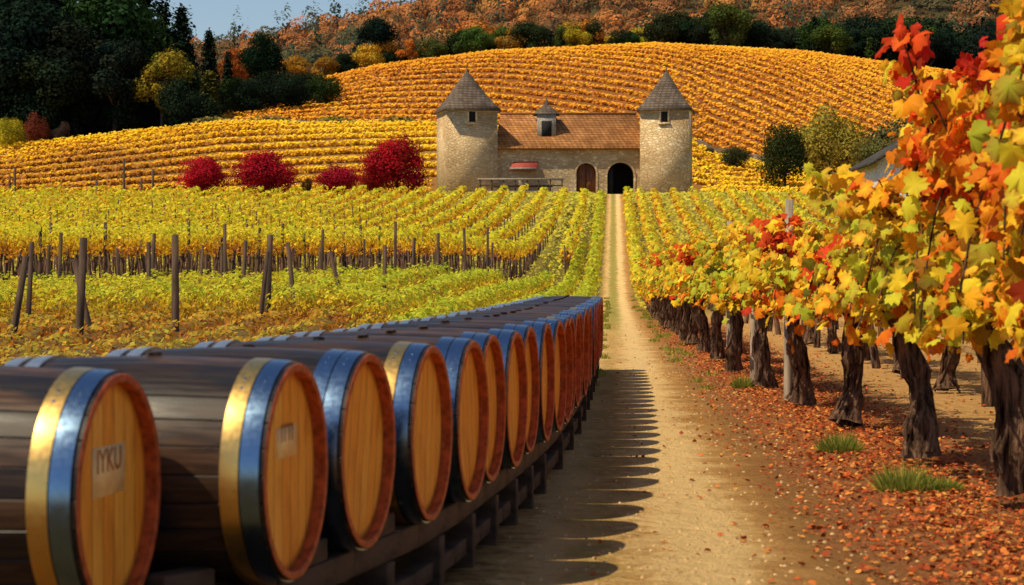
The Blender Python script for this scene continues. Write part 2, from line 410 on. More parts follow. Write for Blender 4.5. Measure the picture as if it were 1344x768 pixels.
# ---------------------------------------------------------------- hillside rows
def hillrows(name,curves,size,perm,cz,hh,hw,palette,rng,mask,tf):
    acc=Acc()
    for (X,Y,k) in curves:
        seg=np.hypot(np.diff(X),np.diff(Y)); L_=seg.sum(); n=int(L_*perm)
        if n<2: continue
        cs=np.concatenate([[0],np.cumsum(seg)]); q=rng.uniform(0,L_,n)
        q=np.round(q/1.6)*1.6+rng.normal(size=n)*.42
        x=np.interp(q,cs,X);y=np.interp(q,cs,Y)
        ok=mask(x,y); x=x[ok];y=y[ok]; n=len(x)
        if n<2: continue
        th=rng.uniform(0,2*math.pi,n); w=rng.uniform(.5,1.1,n)
        gx=x+rng.normal(size=n)*hw*.4; gy=y+rng.normal(size=n)*hw*.4; gz=H(x,y)+cz+np.sin(th)*hh*w
        Nr=np.stack([-.25+rng.normal(size=n)*.3,-.45+rng.normal(size=n)*.3,np.sin(th)*.6+.7],1)
        V,Fc=quads(np.stack([gx,gy,gz],1),size*rng.uniform(.7,1.3,n),Nr,rng)
        t=.5+.25*np.sin(th)+.26*wob(x*.06+y*.05,0)+.12*wob(x*.5,k)+.1*wob(x*.15-y*.1,k*2.2)+rng.normal(size=n)*.13+tf(x,y)
        acc.add(V,Fc,0,np.repeat(pal(palette,t,rng),4,axis=0))
    return acc.make(name,[M_far])
rng=np.random.default_rng(5)
xs=np.linspace(-110,110,200)
cur=[]
for k in range(30):
    yk=186+k*4.6
    cur.append((xs,yk+.20*(xs+20)-.0016*(xs+20)**2,k))
def m1(x,y):
    a=672+F*x/y
    return (y>213)&(y<271)&(a>-120)&(a<1420)&~((a>560)&(a<925)&(y<232))
def t1(x,y):
    a=672+F*x/y
    return .12-.5*np.clip((330-a)/200,0,1)*np.clip((258-y)/14,0,1)
P_h1=[(.40,.15,.03),(.72,.34,.025),(.90,.54,.025),(.92,.64,.04)]
hillrows('hillside_vineyard',cur,.20,40,.36,.34,.9,P_h1,rng,m1,t1)
cur=[]
xs=np.linspace(-100,150,260)
for k in range(60):
    yk=290+k*6.6
    cur.append((xs,yk-.0085*(xs+30)**2*(xs>-30)+.12*(xs+30)*(xs<=-30),k))
def m2(x,y):
    a=672+F*x/y
    return (y>300)&(y<425)&(a>250)&(a<1260)
P_h2=[(.50,.17,.03),(.74,.30,.03),(.88,.42,.035),(.90,.52,.045)]
hillrows('upper_hillside_vineyard',cur,.27,21,.40,.38,.85,P_h2,rng,m2,lambda x,y:.0)

# ---------------------------------------------------------------- trees
def broad(name,seed,n=5000,leaf=.016,rx=.36,rz=.36,cz=.6,m=20):
    rng=np.random.default_rng(seed); acc=Acc()
    d=sphere_dirs(m,rng); rr=rng.uniform(.35,1,(m,1))**.5
    cc=d*rr*np.array([[rx*.78,rx*.78,rz*.78]])+np.array([[0,0,cz]])
    cr=rng.uniform(.10,.19,m)*(rx/.36); cb=rng.uniform(.7,1.25,m)
    w=cr**2/np.sum(cr**2); ci=rng.choice(m,n,p=w)
    dd=sphere_dirs(n,rng); dd[:,2]=np.where(rng.uniform(size=n)<.25,np.abs(dd[:,2]),dd[:,2])
    pos=cc[ci]+dd*(cr[ci]*rng.uniform(.55,1.12,n))[:,None]
    V,Fc=quads(pos,leaf*rng.uniform(.6,1.4,n),dd+rng.normal(size=(n,3))*.35,rng)
    br=cb[ci]*rng.uniform(.7,1.3,n)
    hue=rng.normal(size=(m,1))[ci]*.08
    C=np.stack([br*(1+hue[:,0]),br,br*(1-hue[:,0])],1)*.62
    acc.add(V,Fc,0,np.repeat(C,4,axis=0))
    P0=[(0,0,-.03),(0.01,0,.2)];P1=[(0.01,0,.2),(0,0.01,.5)];R0=[.028,.022];R1=[.022,.012]
    for i in range(0,m,2):
        P0.append((0,0,rng.uniform(.18,.42)));P1.append(tuple(cc[i]));R0.append(.012);R1.append(.004)
    V,s,c=prisms(P0,P1,R0,R1,6); acc.add(V,[s,c],1)
    return acc.make(name,[M_tree,M_tbark],link=False)
def conifer(name,seed,n=5000,leaf=.014,R=.2):
    rng=np.random.default_rng(seed); acc=Acc()
    lay=26
    P0=[(0,0,-.02)];P1=[(0,0,.98)];R0=[.022];R1=[.003]
    pos=[];nr=[];br=[]
    for i in range(lay):
        z=.08+.9*(i/lay)**.95; r=R*(1-z)**.8+.008
        nb=9
        for b in range(nb):
            a=rng.uniform(0,2*math.pi); rl=r*rng.uniform(.65,1.15); zz=z+rng.uniform(-.015,.015)
            k=max(4,int(n/(lay*nb)*(rl/R)*1.8)); q=rng.uniform(.15,1,k)
            w=(1-q*.6)*.035
            p=np.stack([np.cos(a)*q*rl,np.sin(a)*q*rl,zz-.35*q*q*rl],1)+rng.normal(size=(k,3))*np.array([1,1,.5])*w[:,None]
            pos.append(p); nr.append(np.stack([np.cos(a)*np.ones(k)*.6,np.sin(a)*np.ones(k)*.6,np.ones(k)],1)+rng.normal(size=(k,3))*.4)
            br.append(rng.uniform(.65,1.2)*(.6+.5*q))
            P0.append((0,0,zz));P1.append((math.cos(a)*rl*.85,math.sin(a)*rl*.85,zz-.25*rl));R0.append(.005);R1.append(.001)
    pos=np.concatenate(pos);nr=np.concatenate(nr);br=np.concatenate(br)
    V,Fc=quads(pos,leaf*rng.uniform(.6,1.4,len(pos)),nr,rng)
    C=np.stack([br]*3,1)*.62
    acc.add(V,Fc,0,np.repeat(C,4,axis=0))
    V,s,c=prisms(P0,P1,R0,R1,5); acc.add(V,[s,c],1)
    return acc.make(name,[M_tree,M_tbark],link=False)
BR=[broad('broadleaf',s,8500,.0135) for s in (1,2,3)]
BT=[broad('broadleaf_tall',s,8000,.0125,.25,.4,.56) for s in (4,5)]
BU=[broad('bush',s,9000,.0165,.52,.42,.44,26) for s in (6,7,8)]
RBU=[broad('round_bush',s,13000,.0135,.46,.40,.46,40) for s in (16,17,18)]
CO=[conifer('conifer',s,7000) for s in (9,10)]
CN=[conifer('cypress',s,6000,.012,.13) for s in (12,)]
DG=(.05,.085,.026); DG2=(.025,.045,.026); YE=(.85,.52,.04); OL=(.34,.30,.06); OR=(.72,.27,.04); RD=(.72,.025,.05); GR=(.13,.19,.04)
rr=random.Random(4)
def plant(name,me,px,ybase,ytop,Y,col,wide=1.0):
    X=PX(px,Y); z=float(H(X,Y)); h=PZ(ytop,Y)-z
    c=tuple(max(0,v*rr.uniform(.85,1.15)) for v in col)
    return inst(name,me,(X,Y,z-.03*h),(h*wide,h*wide,h),rr.uniform(0,6.28),color=c)
for px,yt,Y,kind,c,w in [(20,-90,296,0,DG2,1.0),(-40,-60,290,1,DG2,1.1),(75,-55,300,0,DG2,1.1),(125,-30,292,1,DG,1.2),(40,-10,284,1,DG2,1.1),(165,-30,300,0,DG2,1.2),(-15,30,278,1,DG2,1.2),(100,20,282,1,DG2,1.15),(213,-10,318,0,DG2,1.05),(190,-25,330,0,DG2,1.0),(238,-2,325,0,DG2,1.0),(150,40,280,1,DG2,1.1),(60,60,277,1,DG2,1.3),(-70,40,283,1,DG2,1.3),(250,50,330,0,DG2,1.0),(275,32,335,0,DG2,.9),(345,36,350,1,DG2,.85),(490,18,432,1,DG2,1.0),(300,62,345,0,DG2,.9),(5,-40,305,1,DG2,1.2),(60,-30,308,1,DG2,1.2),(120,0,306,0,DG2,1.2),(180,30,300,1,DG2,1.0),(228,60,312,1,DG2,1.0)]:
    if kind==0: plant('conifer_tree',rr.choice(CO),px,0,yt,Y,c,w)
    else: plant('broadleaf_tree',rr.choice(BR),px,0,yt,Y,c,w)
ug=empty('woodland_undergrowth')
for px in range(-60,262,17):
    Y=rr.uniform(276,292); X=PX(px,Y); h=rr.uniform(6,10); inst('bush',rr.choice(BU),(X,Y,float(H(X,Y))-.4),(h*1.0,h*1.0,h),rr.uniform(0,6),ug,DG2)
for px in range(250,440,22):
    Y=rr.uniform(330,350); X=PX(px,Y); h=rr.uniform(5,8); inst('bush',rr.choice(BU),(X,Y,float(H(X,Y))-.4),(h,h,h),rr.uniform(0,6),ug,rr.choice([DG,OR,DG2,DG2]))
plant('yellow_tree',BR[1],212,150,58,281,(.50,.33,.04),1.0)
plant('small_conifer',CN[0],275,140,88,300,(.32,.34,.06),1.9)
plant('orange_tree',BR[2],312,150,60,380,(.6,.15,.04),1.0)
plant('orange_tree',BR[0],385,110,70,425,OR,1.1)
plant('yellow_tree',BR[1],425,110,72,424,(.6,.36,.05),1.3)
plant('yellow_bush',BU[0],14,190,150,262,(.62,.55,.04),.75)
plant('rust_bush',BU[1],48,190,140,268,(.28,.07,.04),.7)
plant('rust_bush',BU[1],80,190,155,269,(.12,.08,.05),.8)
for i,(px,yt,w,Y) in enumerate([(262,198,1.25,184),(346,190,1.42,183),(443,208,1.3,185),(522,170,1.15,190)]):
    plant('red_bush',RBU[i%3],px,262,yt,Y,[RD,(.66,.022,.045),(.68,.025,.05),(.72,.026,.04)][i],w)
plant('red_bush',RBU[2],487,262,218,192,(.62,.04,.04),1.1)
plant('low_bush',BU[1],402,262,228,192,(.12,.06,.03),.6)
for nm,me,px,yt,Y,c,w in [('green_bush',BU[0],1030,150,232,DG,.62),('olive_tree',BU[1],1088,120,262,(.42,.36,.06),.85),('olive_bush',BU[2],1150,172,240,(.3,.25,.06),.9),('dark_bush',BU[0],965,188,250,(.10,.09,.04),1.1),('dark_bush',BU[1],1190,140,280,(.16,.13,.05),1.2),('dark_tree',BR[0],1260,95,285,DG,1.2),('dark_tree',BR[1],1320,70,290,DG,1.2),('rust_bush',BU[2],1225,140,275,(.36,.16,.05),1.2),('dark_tree',BR[2],1370,90,280,DG2,1.2),('dark_bush',BU[2],930,192,262,(.14,.12,.05),1.1)]:
    plant(nm,me,px,0,yt,Y,c,w)
tl=empty('distant_tree_line')
for rowi,(Ya,Yb,hs,d) in enumerate([(428,440,1.0,(8,17)),(446,468,1.5,(8,15)),(480,505,1.9,(12,22))]):
    px=440+rowi*6
    while px<1440:
        Y=rr.uniform(Ya,Yb); X=PX(px,Y); z=float(H(X,Y))
        if px<560: c=rr.choice([DG2,OR,YE,DG])
        elif px<700: c=rr.choice([YE,OR,(.6,.36,.05),GR,DG])
        elif px<860: c=rr.choice([DG,YE,OR,GR,DG2])
        else: c=rr.choice([DG,DG2,DG2,GR,DG2,DG2])
        if rowi==2 and px<800: c=rr.choice([OR,GR,DG,(.4,.16,.04)])
        h=rr.uniform(6,10.5)*(1.25 if px>860 else 1)*(1.15 if px>1150 else 1)*hs
        if rowi==2 and px<860: h*=.75
        me=rr.choice(BR+BR+BT+[CO[0]])
        c=tuple(v*rr.uniform(.8,1.2) for v in c)
        inst('tree',me,(X,Y,z-1.0),(h*1.2,h*1.2,h*1.05),rr.uniform(0,6),tl,c)
        px+=rr.uniform(*d)
rng=np.random.default_rng(21); acc=Acc()
Xs=[];Ys=[]
for Y in np.arange(490,1040,11.5):
    xs_=np.arange(-.30*Y-10,.30*Y+10,9.5)
    Xs.append(xs_+rng.uniform(-4.5,4.5,len(xs_)));Ys.append(Y+rng.uniform(-5,5,len(xs_)))
Xs=np.concatenate(Xs);Ys=np.concatenate(Ys);nT=len(Xs);Zs=H(Xs,Ys)
R=rng.uniform(3.6,7.5,nT); hh=R*rng.uniform(.8,1.4,nT)
con=rng.uniform(size=nT)<.15; R[con]*=.5; hh[con]*=1.9
kk=np.clip((R*R*8*(650/Ys)).astype(int),60,400)
ti=np.repeat(np.arange(nT),kk); nn=len(ti); d=sphere_dirs(nn,rng); d[:,2]=np.abs(d[:,2])*1.0-.15; d[:,1]=-np.abs(d[:,1])*.9+.1
lump=1+.13*np.sin(d[:,0]*7+ti)+.12*np.sin(d[:,2]*9+ti*2.3)
q=rng.uniform(.9,1.03,nn)*lump
P=np.stack([Xs[ti]+d[:,0]*R[ti]*q,Ys[ti]+d[:,1]*R[ti]*q,Zs[ti]+hh[ti]*.7+d[:,2]*hh[ti]*q],1)
nd=d+np.stack([.25*np.cos(d[:,0]*7+ti),0*d[:,0],.25*np.cos(d[:,2]*9+ti*2.3)],1)
V,Fc=quads(P,.55*(Ys[ti]/650)**.6*rng.uniform(.6,1.3,nn),nd+rng.normal(size=(nn,3))*.12,rng)
nz=(np.sin(Xs*.021+1)+np.sin(Ys*.017+Xs*.011)+np.sin(Xs*.05-Ys*.03))/3
t=np.clip(.50+.42*nz+rng.normal(size=nT)*.16,0,1)
C=pal([(.06,.09,.035),(.13,.12,.04),(.38,.15,.04),(.58,.20,.04),(.64,.31,.06)],t,rng,.15)
C[con]=np.array([.05,.08,.04])
C=C[ti]*rng.uniform(.9,1.1,(nn,1))*(.62+.42*np.clip(d[:,2:3],0,1))+np.array([[.03,.026,.03]])  # distance haze and shade low on the crowns put into the colour
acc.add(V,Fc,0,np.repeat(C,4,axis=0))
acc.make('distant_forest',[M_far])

# ---------------------------------------------------------------- terrace walls
def wallstrip(name,pxs,Yf,h,th,mat):
    X=np.array([PX(p,Yf(p)) for p in pxs]); Y=np.array([Yf(p) for p in pxs]); z=H(X,Y)
    V=[];Fc=[]
    for i in range(len(X)):
        hh_=h*(1+.12*math.sin(i*1.7))
        V+=[(X[i],Y[i],z[i]-.4),(X[i],Y[i],z[i]+hh_),(X[i],Y[i]+th,z[i]+hh_),(X[i],Y[i]+th,z[i]-.4)]
    for i in range(len(X)-1):
        for j in range(3): Fc.append((i*4+j,i*4+4+j,i*4+5+j,i*4+1+j))
    return build(name,V,np.array(Fc),[mat])
wallstrip('stone_terrace_wall',list(range(270,580,10)),lambda p:273+.01*(p-270),.7,.6,M_stone3)
wallstrip('stone_terrace_wall',list(range(915,1200,10)),lambda p:268,1.3,.6,M_stone3)
acc=Acc(); n=30000
a=rng.uniform(230,1300,n); Y=rng.uniform(272,300,n); keep=(a<600)|(a>880); a=a[keep];Y=Y[keep];n=len(a)
X=(a-672)*Y/F; Z=H(X,Y)+rng.uniform(0,.9,n)*(1+.5*np.sin(X*.7))
V,Fc=quads(np.stack([X,Y,Z],1),.28*rng.uniform(.6,1.3,n),np.array([[0,-.2,1]])+rng.normal(size=(n,3))*.4,rng)
acc.add(V,Fc,0,np.repeat(pal([(.06,.07,.025),(.18,.15,.04),(.40,.27,.05)],rng.uniform(size=n),rng),4,axis=0))
acc.make('hillside_scrub',[M_far])

# ---------------------------------------------------------------- castle
CY=196.0; sc=CY/F
cx=lambda p:(p-672)*sc
cz=lambda p:EYE+(HY-p)*sc
castle=empty('stone_chateau')
def boxm(name,cxx,cyy,w,d,z0,z1,mat,rot=0,parent=castle):
    o=box(name,-w/2,w/2,-d/2,d/2,0,z1-z0,mat,parent); o.location=(cxx,cyy,z0); o.rotation_euler=(0,0,rot); return o
def pyramid(name,cxx,cyy,prof,mat,rot):
    V=[];Fc=[]
    for (r,z) in prof:
        V+=[(-r,-r,z),(0,-r*1.02,z),(r,-r,z),(r*1.02,0,z),(r,r,z),(0,r*1.02,z),(-r,r,z),(-r*1.02,0,z)]
    for i in range(len(prof)-1):
        for j in range(8): Fc.append((i*8+j,i*8+(j+1)%8,i*8+8+(j+1)%8,i*8+8+j))
    o=build(name,V,np.array(Fc),[mat],parent=castle); o.location=(cxx,cyy,0); o.rotation_euler=(0,0,rot); return o
def tower(cxx,w,rot):
    cyy=CY+w/2
    zt=cz(143); boxm('tower_wall',cxx,cyy,w,w,7.5,zt,M_stone,rot)
    boxm('tower_cornice',cxx,cyy,w+.24,w+.24,zt-.25,zt+.05,M_trim,rot)
    ze=zt-.1
    e=w/2+.34; top=cz(90)
    prof=[(e-.1,ze-.12),(e,ze),(e*.84,ze+.55),(e*.60,ze+1.45),(e*.35,ze+2.6),(e*.15,ze+3.5),(.05,top)]
    pyramid('tower_roof',cxx,cyy,prof,M_slate,rot)
    V,s,c=prisms([(cxx,cyy,top-.1)],[(cxx,cyy,top+.5)],.09,.03,8); build('finial',V,[s,c],[M_slate],parent=castle)
    g=empty('tower_window',(cxx,cyy,cz(160))); g.rotation_euler=(0,0,rot); g.parent=castle
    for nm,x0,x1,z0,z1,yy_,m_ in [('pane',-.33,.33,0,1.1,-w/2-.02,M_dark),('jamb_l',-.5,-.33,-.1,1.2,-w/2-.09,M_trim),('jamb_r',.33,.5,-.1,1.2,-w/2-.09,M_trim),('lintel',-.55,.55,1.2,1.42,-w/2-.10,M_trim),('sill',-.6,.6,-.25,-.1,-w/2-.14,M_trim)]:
        box(nm,x0,x1,yy_,-w/2+.05,z0,z1,m_,g)
tower(cx(612),5.15,rad(13))
tower(cx(877),4.85,rad(-9))
def arch_pts(c,hw,z0,zt,n=10):
    pts=[(c-hw,z0),(c+hw,z0)]
    zs=zt-hw
    for i in range(n+1):
        a=math.pi*i/n; pts.append((c+hw*math.cos(a),zs+hw*math.sin(a)))
    return pts
def curve_wall(name,outlines,y,th,mat,parent):
    cu=bpy.data.curves.new(name,'CURVE'); cu.dimensions='2D'; cu.fill_mode='BOTH'; cu.extrude=th/2
    for pts in outlines:
        sp=cu.splines.new('POLY'); sp.points.add(len(pts)-1); sp.use_cyclic_u=True
        for i,p in enumerate(pts): sp.points[i].co=(p[0],p[1],0,1)
    ob=bpy.data.objects.new('tmp',cu); root.objects.link(ob)
    bpy.context.view_layer.update()
    me=bpy.data.meshes.new_from_object(ob.evaluated_get(bpy.context.evaluated_depsgraph_get()))
    bpy.data.objects.remove(ob)
    me.materials.clear(); me.materials.append(mat)
    me.transform(Matrix.Rotation(rad(90),4,'X')); me.transform(Matrix.Translation((0,y+th/2,0)))
    o=bpy.data.objects.new(name,me); root.objects.link(o); o.parent=parent
    return o
FW=CY+1.6
zg=cz(256)
a1=(cx(770),.98,zg,cz(213)); a2=(cx(815.5),1.32,zg,cz(212))
x0=cx(640);x1=cx(850)
outl=[[(x0,8),(x1,8),(x1,cz(190)),(x0,cz(190))],arch_pts(*a1),arch_pts(*a2)]
curve_wall('front_wall',outl,FW,.6,M_stone2,castle)
def ring(c,hw,z0,zt,g,n=14):
    zs=zt-hw; inner=[(c-hw,z0)]+[(c+hw*math.cos(math.pi-math.pi*i/n),zs+hw*math.sin(math.pi*i/n)) for i in range(n+1)]+[(c+hw,z0)]
    o=hw+g
    outer=[(c-o,z0)]+[(c+o*math.cos(math.pi-math.pi*i/n),zs+o*math.sin(math.pi*i/n)) for i in range(n+1)]+[(c+o,z0)]
    return inner+outer[::-1]
for a in (a1,a2):
    curve_wall('arch_surround',[ring(*a,.18)],FW-.07,.12,M_stone,castle)
box('rear_wall',x0,x1,FW+8.4,FW+9,8,cz(190),M_stone2,castle)
box('gable_l',x0,x0+.5,FW+.6,FW+8.4,8,cz(190),M_stone2,castle)
box('gable_r',x1-.5,x1,FW+.6,FW+8.4,8,cz(190),M_stone2,castle)
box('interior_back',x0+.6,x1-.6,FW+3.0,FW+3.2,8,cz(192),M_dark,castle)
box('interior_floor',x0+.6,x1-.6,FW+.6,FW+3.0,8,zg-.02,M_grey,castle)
box('door_left',a1[0]-.96,a1[0]-.04,FW+.35,FW+.43,zg,a1[3]-.1,M_door,castle)
box('door_right',a1[0]+.04,a1[0]+.96,FW+.35,FW+.43,zg,a1[3]-.1,M_door,castle)
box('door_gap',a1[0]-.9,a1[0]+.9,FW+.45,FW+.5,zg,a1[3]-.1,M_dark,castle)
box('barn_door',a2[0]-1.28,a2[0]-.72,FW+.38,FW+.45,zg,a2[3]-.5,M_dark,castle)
ez=cz(191);rz_=cz(143.5);ov=.55;ry=FW+4.5
xa=cx(650);xb=cx(849)
V=[(xa-.0,FW-ov,ez-.1),(xb,FW-ov,ez-.1),(cx(840),ry,rz_),(cx(656),ry,rz_),(xa,FW+9+ov,ez-.1),(xb,FW+9+ov,ez-.1),
   (xa,FW-ov,ez-.32),(xb,FW-ov,ez-.32),(xa,FW+9+ov,ez-.32),(xb,FW+9+ov,ez-.32)]
Fq=[(0,1,2,3),(5,4,3,2),(0,6,7,1),(4,5,9,8)]; Ft=[(4,0,3),(1,5,2)]
roof=build('main_roof',V,[np.array(Fq),np.array(Ft),np.array([(6,8,9,7)])],[M_tile],parent=castle)
V,s,c=prisms([(cx(656),ry,rz_+.02)],[(cx(840),ry,rz_+.02)],.16,.16,8); build('ridge_cap',V,[s,c],[M_tile],parent=castle)
dx=cx(718)
box('dormer_wall',dx-.95,dx+.95,FW+1.1,FW+4.6,cz(184),cz(147),M_grey,castle)
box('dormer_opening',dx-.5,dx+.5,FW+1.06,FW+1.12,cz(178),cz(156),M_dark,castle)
box('dormer_sill',dx-1.1,dx+1.1,FW+.95,FW+1.1,cz(186),cz(183),M_slate,castle)
pyr=pyramid('dormer_roof',0,0,[(1.3,cz(147)),(1.15,cz(144)),(.55,cz(137)),(.3,cz(134.5))],M_slate,0); pyr.location=(dx,FW+2.3,0)
box('lantern',dx-.22,dx+.22,FW+2.1,FW+2.5,cz(136),cz(132),M_slate,castle)
V,s,c=prisms([(dx,FW+2.3,cz(132))],[(dx,FW+2.3,cz(123))],.2,.03,8); build('lantern_spire',V,[s,c],[M_slate],parent=castle)
V=[(cx(674),FW-.02,cz(211)),(cx(707),FW-.02,cz(211)),(cx(704),FW-1.0,cz(222)),(cx(668),FW-1.0,cz(222)),
   (cx(674),FW-.02,cz(212.5)),(cx(707),FW-.02,cz(212.5)),(cx(704),FW-1.0,cz(223.5)),(cx(668),FW-1.0,cz(223.5))]
build('awning',V,np.array([(0,3,2,1),(4,5,6,7),(3,7,6,2),(0,4,7,3),(1,2,6,5)]),[M_red],parent=castle)
box('awning_board',cx(669),cx(704),FW-1.06,FW-1.02,cz(222.2),cz(219.8),M_grey,castle)
ter=empty('wooden_terrace')
ty0=CY-2.2;ty1=FW-.05; tx0=cx(629);tx1=cx(738); tz=cz(252)
box('deck',tx0,tx1,ty0,ty1,tz-.15,tz,M_postl,ter)
box('skirt',tx0+.1,tx1-.1,ty0+.1,ty0+.2,8,tz-.15,M_rack,ter)
for i in range(8):
    xx=tx0+.06+(tx1-tx0-.2)*i/7; box('post_%d'%i,xx,xx+.13,ty0,ty0+.13,tz,cz(238),M_post,ter)
box('top_rail',tx0-.1,tx1+.1,ty0-.06,ty0+.2,cz(238),cz(235.5),M_postl,ter)
box('mid_rail',tx0,tx1,ty0+.02,ty0+.08,cz(245.5),cz(244),M_post,ter)
box('table',cx(648),cx(725),ty0+1.0,ty0+2.0,cz(246),cz(244),M_post,ter)
box('low_stone_wall',cx(842),cx(935),CY-1.4,CY-.9,8.2,cz(254),M_stone)

sh=empty('farm_shed'); SY=150; f=lambda p:PX(p,SY); g=lambda p:PZ(p,SY)
M_wh=simple('pale_render',(.60,.58,.55),.8); M_dr=tilemat('dark_roof',(.10,.095,.095),(.06,.055,.055))
xa,xb=f(1152),f(1290); zr=g(172); ze=g(212)
V=[(xa,SY,4),(xb,SY,4),(xb,SY,ze),((xa+xb)/2,SY,zr),(xa,SY,ze),(xa,SY+9,4),(xb,SY+9,4),(xb,SY+9,ze),((xa+xb)/2,SY+9,zr),(xa,SY+9,ze)]
build('shed_walls',V,[np.array([(0,1,2,3,4)]),np.array([(0,4,9,5),(1,6,7,2)])],[M_wh],parent=sh)
xm=(xa+xb)/2;o=.7
V=[(xa-o,SY-o,ze-.35),(xm,SY-o,zr+.12),(xb+o,SY-o,ze-.35),(xa-o,SY+9.6,ze-.35),(xm,SY+9.6,zr+.12),(xb+o,SY+9.6,ze-.35)]
V+= [(x,y,z+.22) for x,y,z in V]
build('shed_roof',V,np.array([(6,7,10,9),(7,8,11,10),(0,1,7,6),(1,2,8,7),(0,3,4,1),(1,4,5,2),(0,6,9,3)]),[M_dr],parent=sh)
box('shed_door',f(1200),f(1222),SY-.05,SY-.01,4,g(235),M_door,sh)
for px,yt,Y in [(163,208,180),(201,222,186),(20,219,184),(13,230,190),(127,236,190),(186,234,192)]:
    X=PX(px,Y); z=float(H(X,Y)); V,s,c=prisms([(X,Y,z-.2)],[(X,Y,PZ(yt,Y))],.13,.11,7); build('wooden_post',V,[s,c],[M_post])

# ---------------------------------------------------------------- grapevines (right row)
out2=[(0,0),(.14,-.14),(.34,-.12),(.40,.08),(.56,.16),(.50,.34),(.60,.52),(.40,.56),(.30,.66),(.24,.86),(.08,.88),(0,1.05)]
half=[(x,y) for x,y in out2]
poly=half+[(-x,y) for x,y in out2[1:-1]][::-1]
T=np.array([(0,.36)]+poly); nv=len(T)
T3=np.stack([T[:,0],T[:,1]-.36,-.30*np.abs(T[:,0])-.22*(T[:,1]-.3)**2],1); T3[0,2]=.03
TF=np.array([(0,i,i+1 if i<nv-1 else 1) for i in range(1,nv)])
def leaves(C,S,Nr,rng):
    n=len(C); Nr=unit(Nr)
    down=np.tile(np.array([[0,0,-1.]]),(n,1))+rng.normal(size=(n,3))*.6
    yv=unit(down-np.sum(down*Nr,1,keepdims=True)*Nr); xv=np.cross(yv,Nr)
    curl=rng.uniform(-.6,2.4,n)[:,None]
    tt=np.repeat(T3[None],n,axis=0).copy(); tt[:,:,2]*=curl
    tt[:,1:,:2]*=rng.uniform(.82,1.15,(n,nv-1,1))
    tt[:,1:,2]+=rng.normal(size=(n,nv-1))*.06
    S=np.asarray(S)
    V=C[:,None,:]+S[:,None,None]*(tt[:,:,0:1]*xv[:,None]+tt[:,:,1:2]*yv[:,None]+tt[:,:,2:3]*Nr[:,None])
    Fc=(TF[None]+(np.arange(n)*nv)[:,None,None]).reshape(-1,3)
    return V.reshape(-1,3),Fc
PV=[(.38,.014,.012),(.60,.03,.015),(.78,.10,.015),(.88,.26,.015),(.94,.44,.02),(.95,.62,.03),(.88,.74,.045),(.52,.56,.04)]
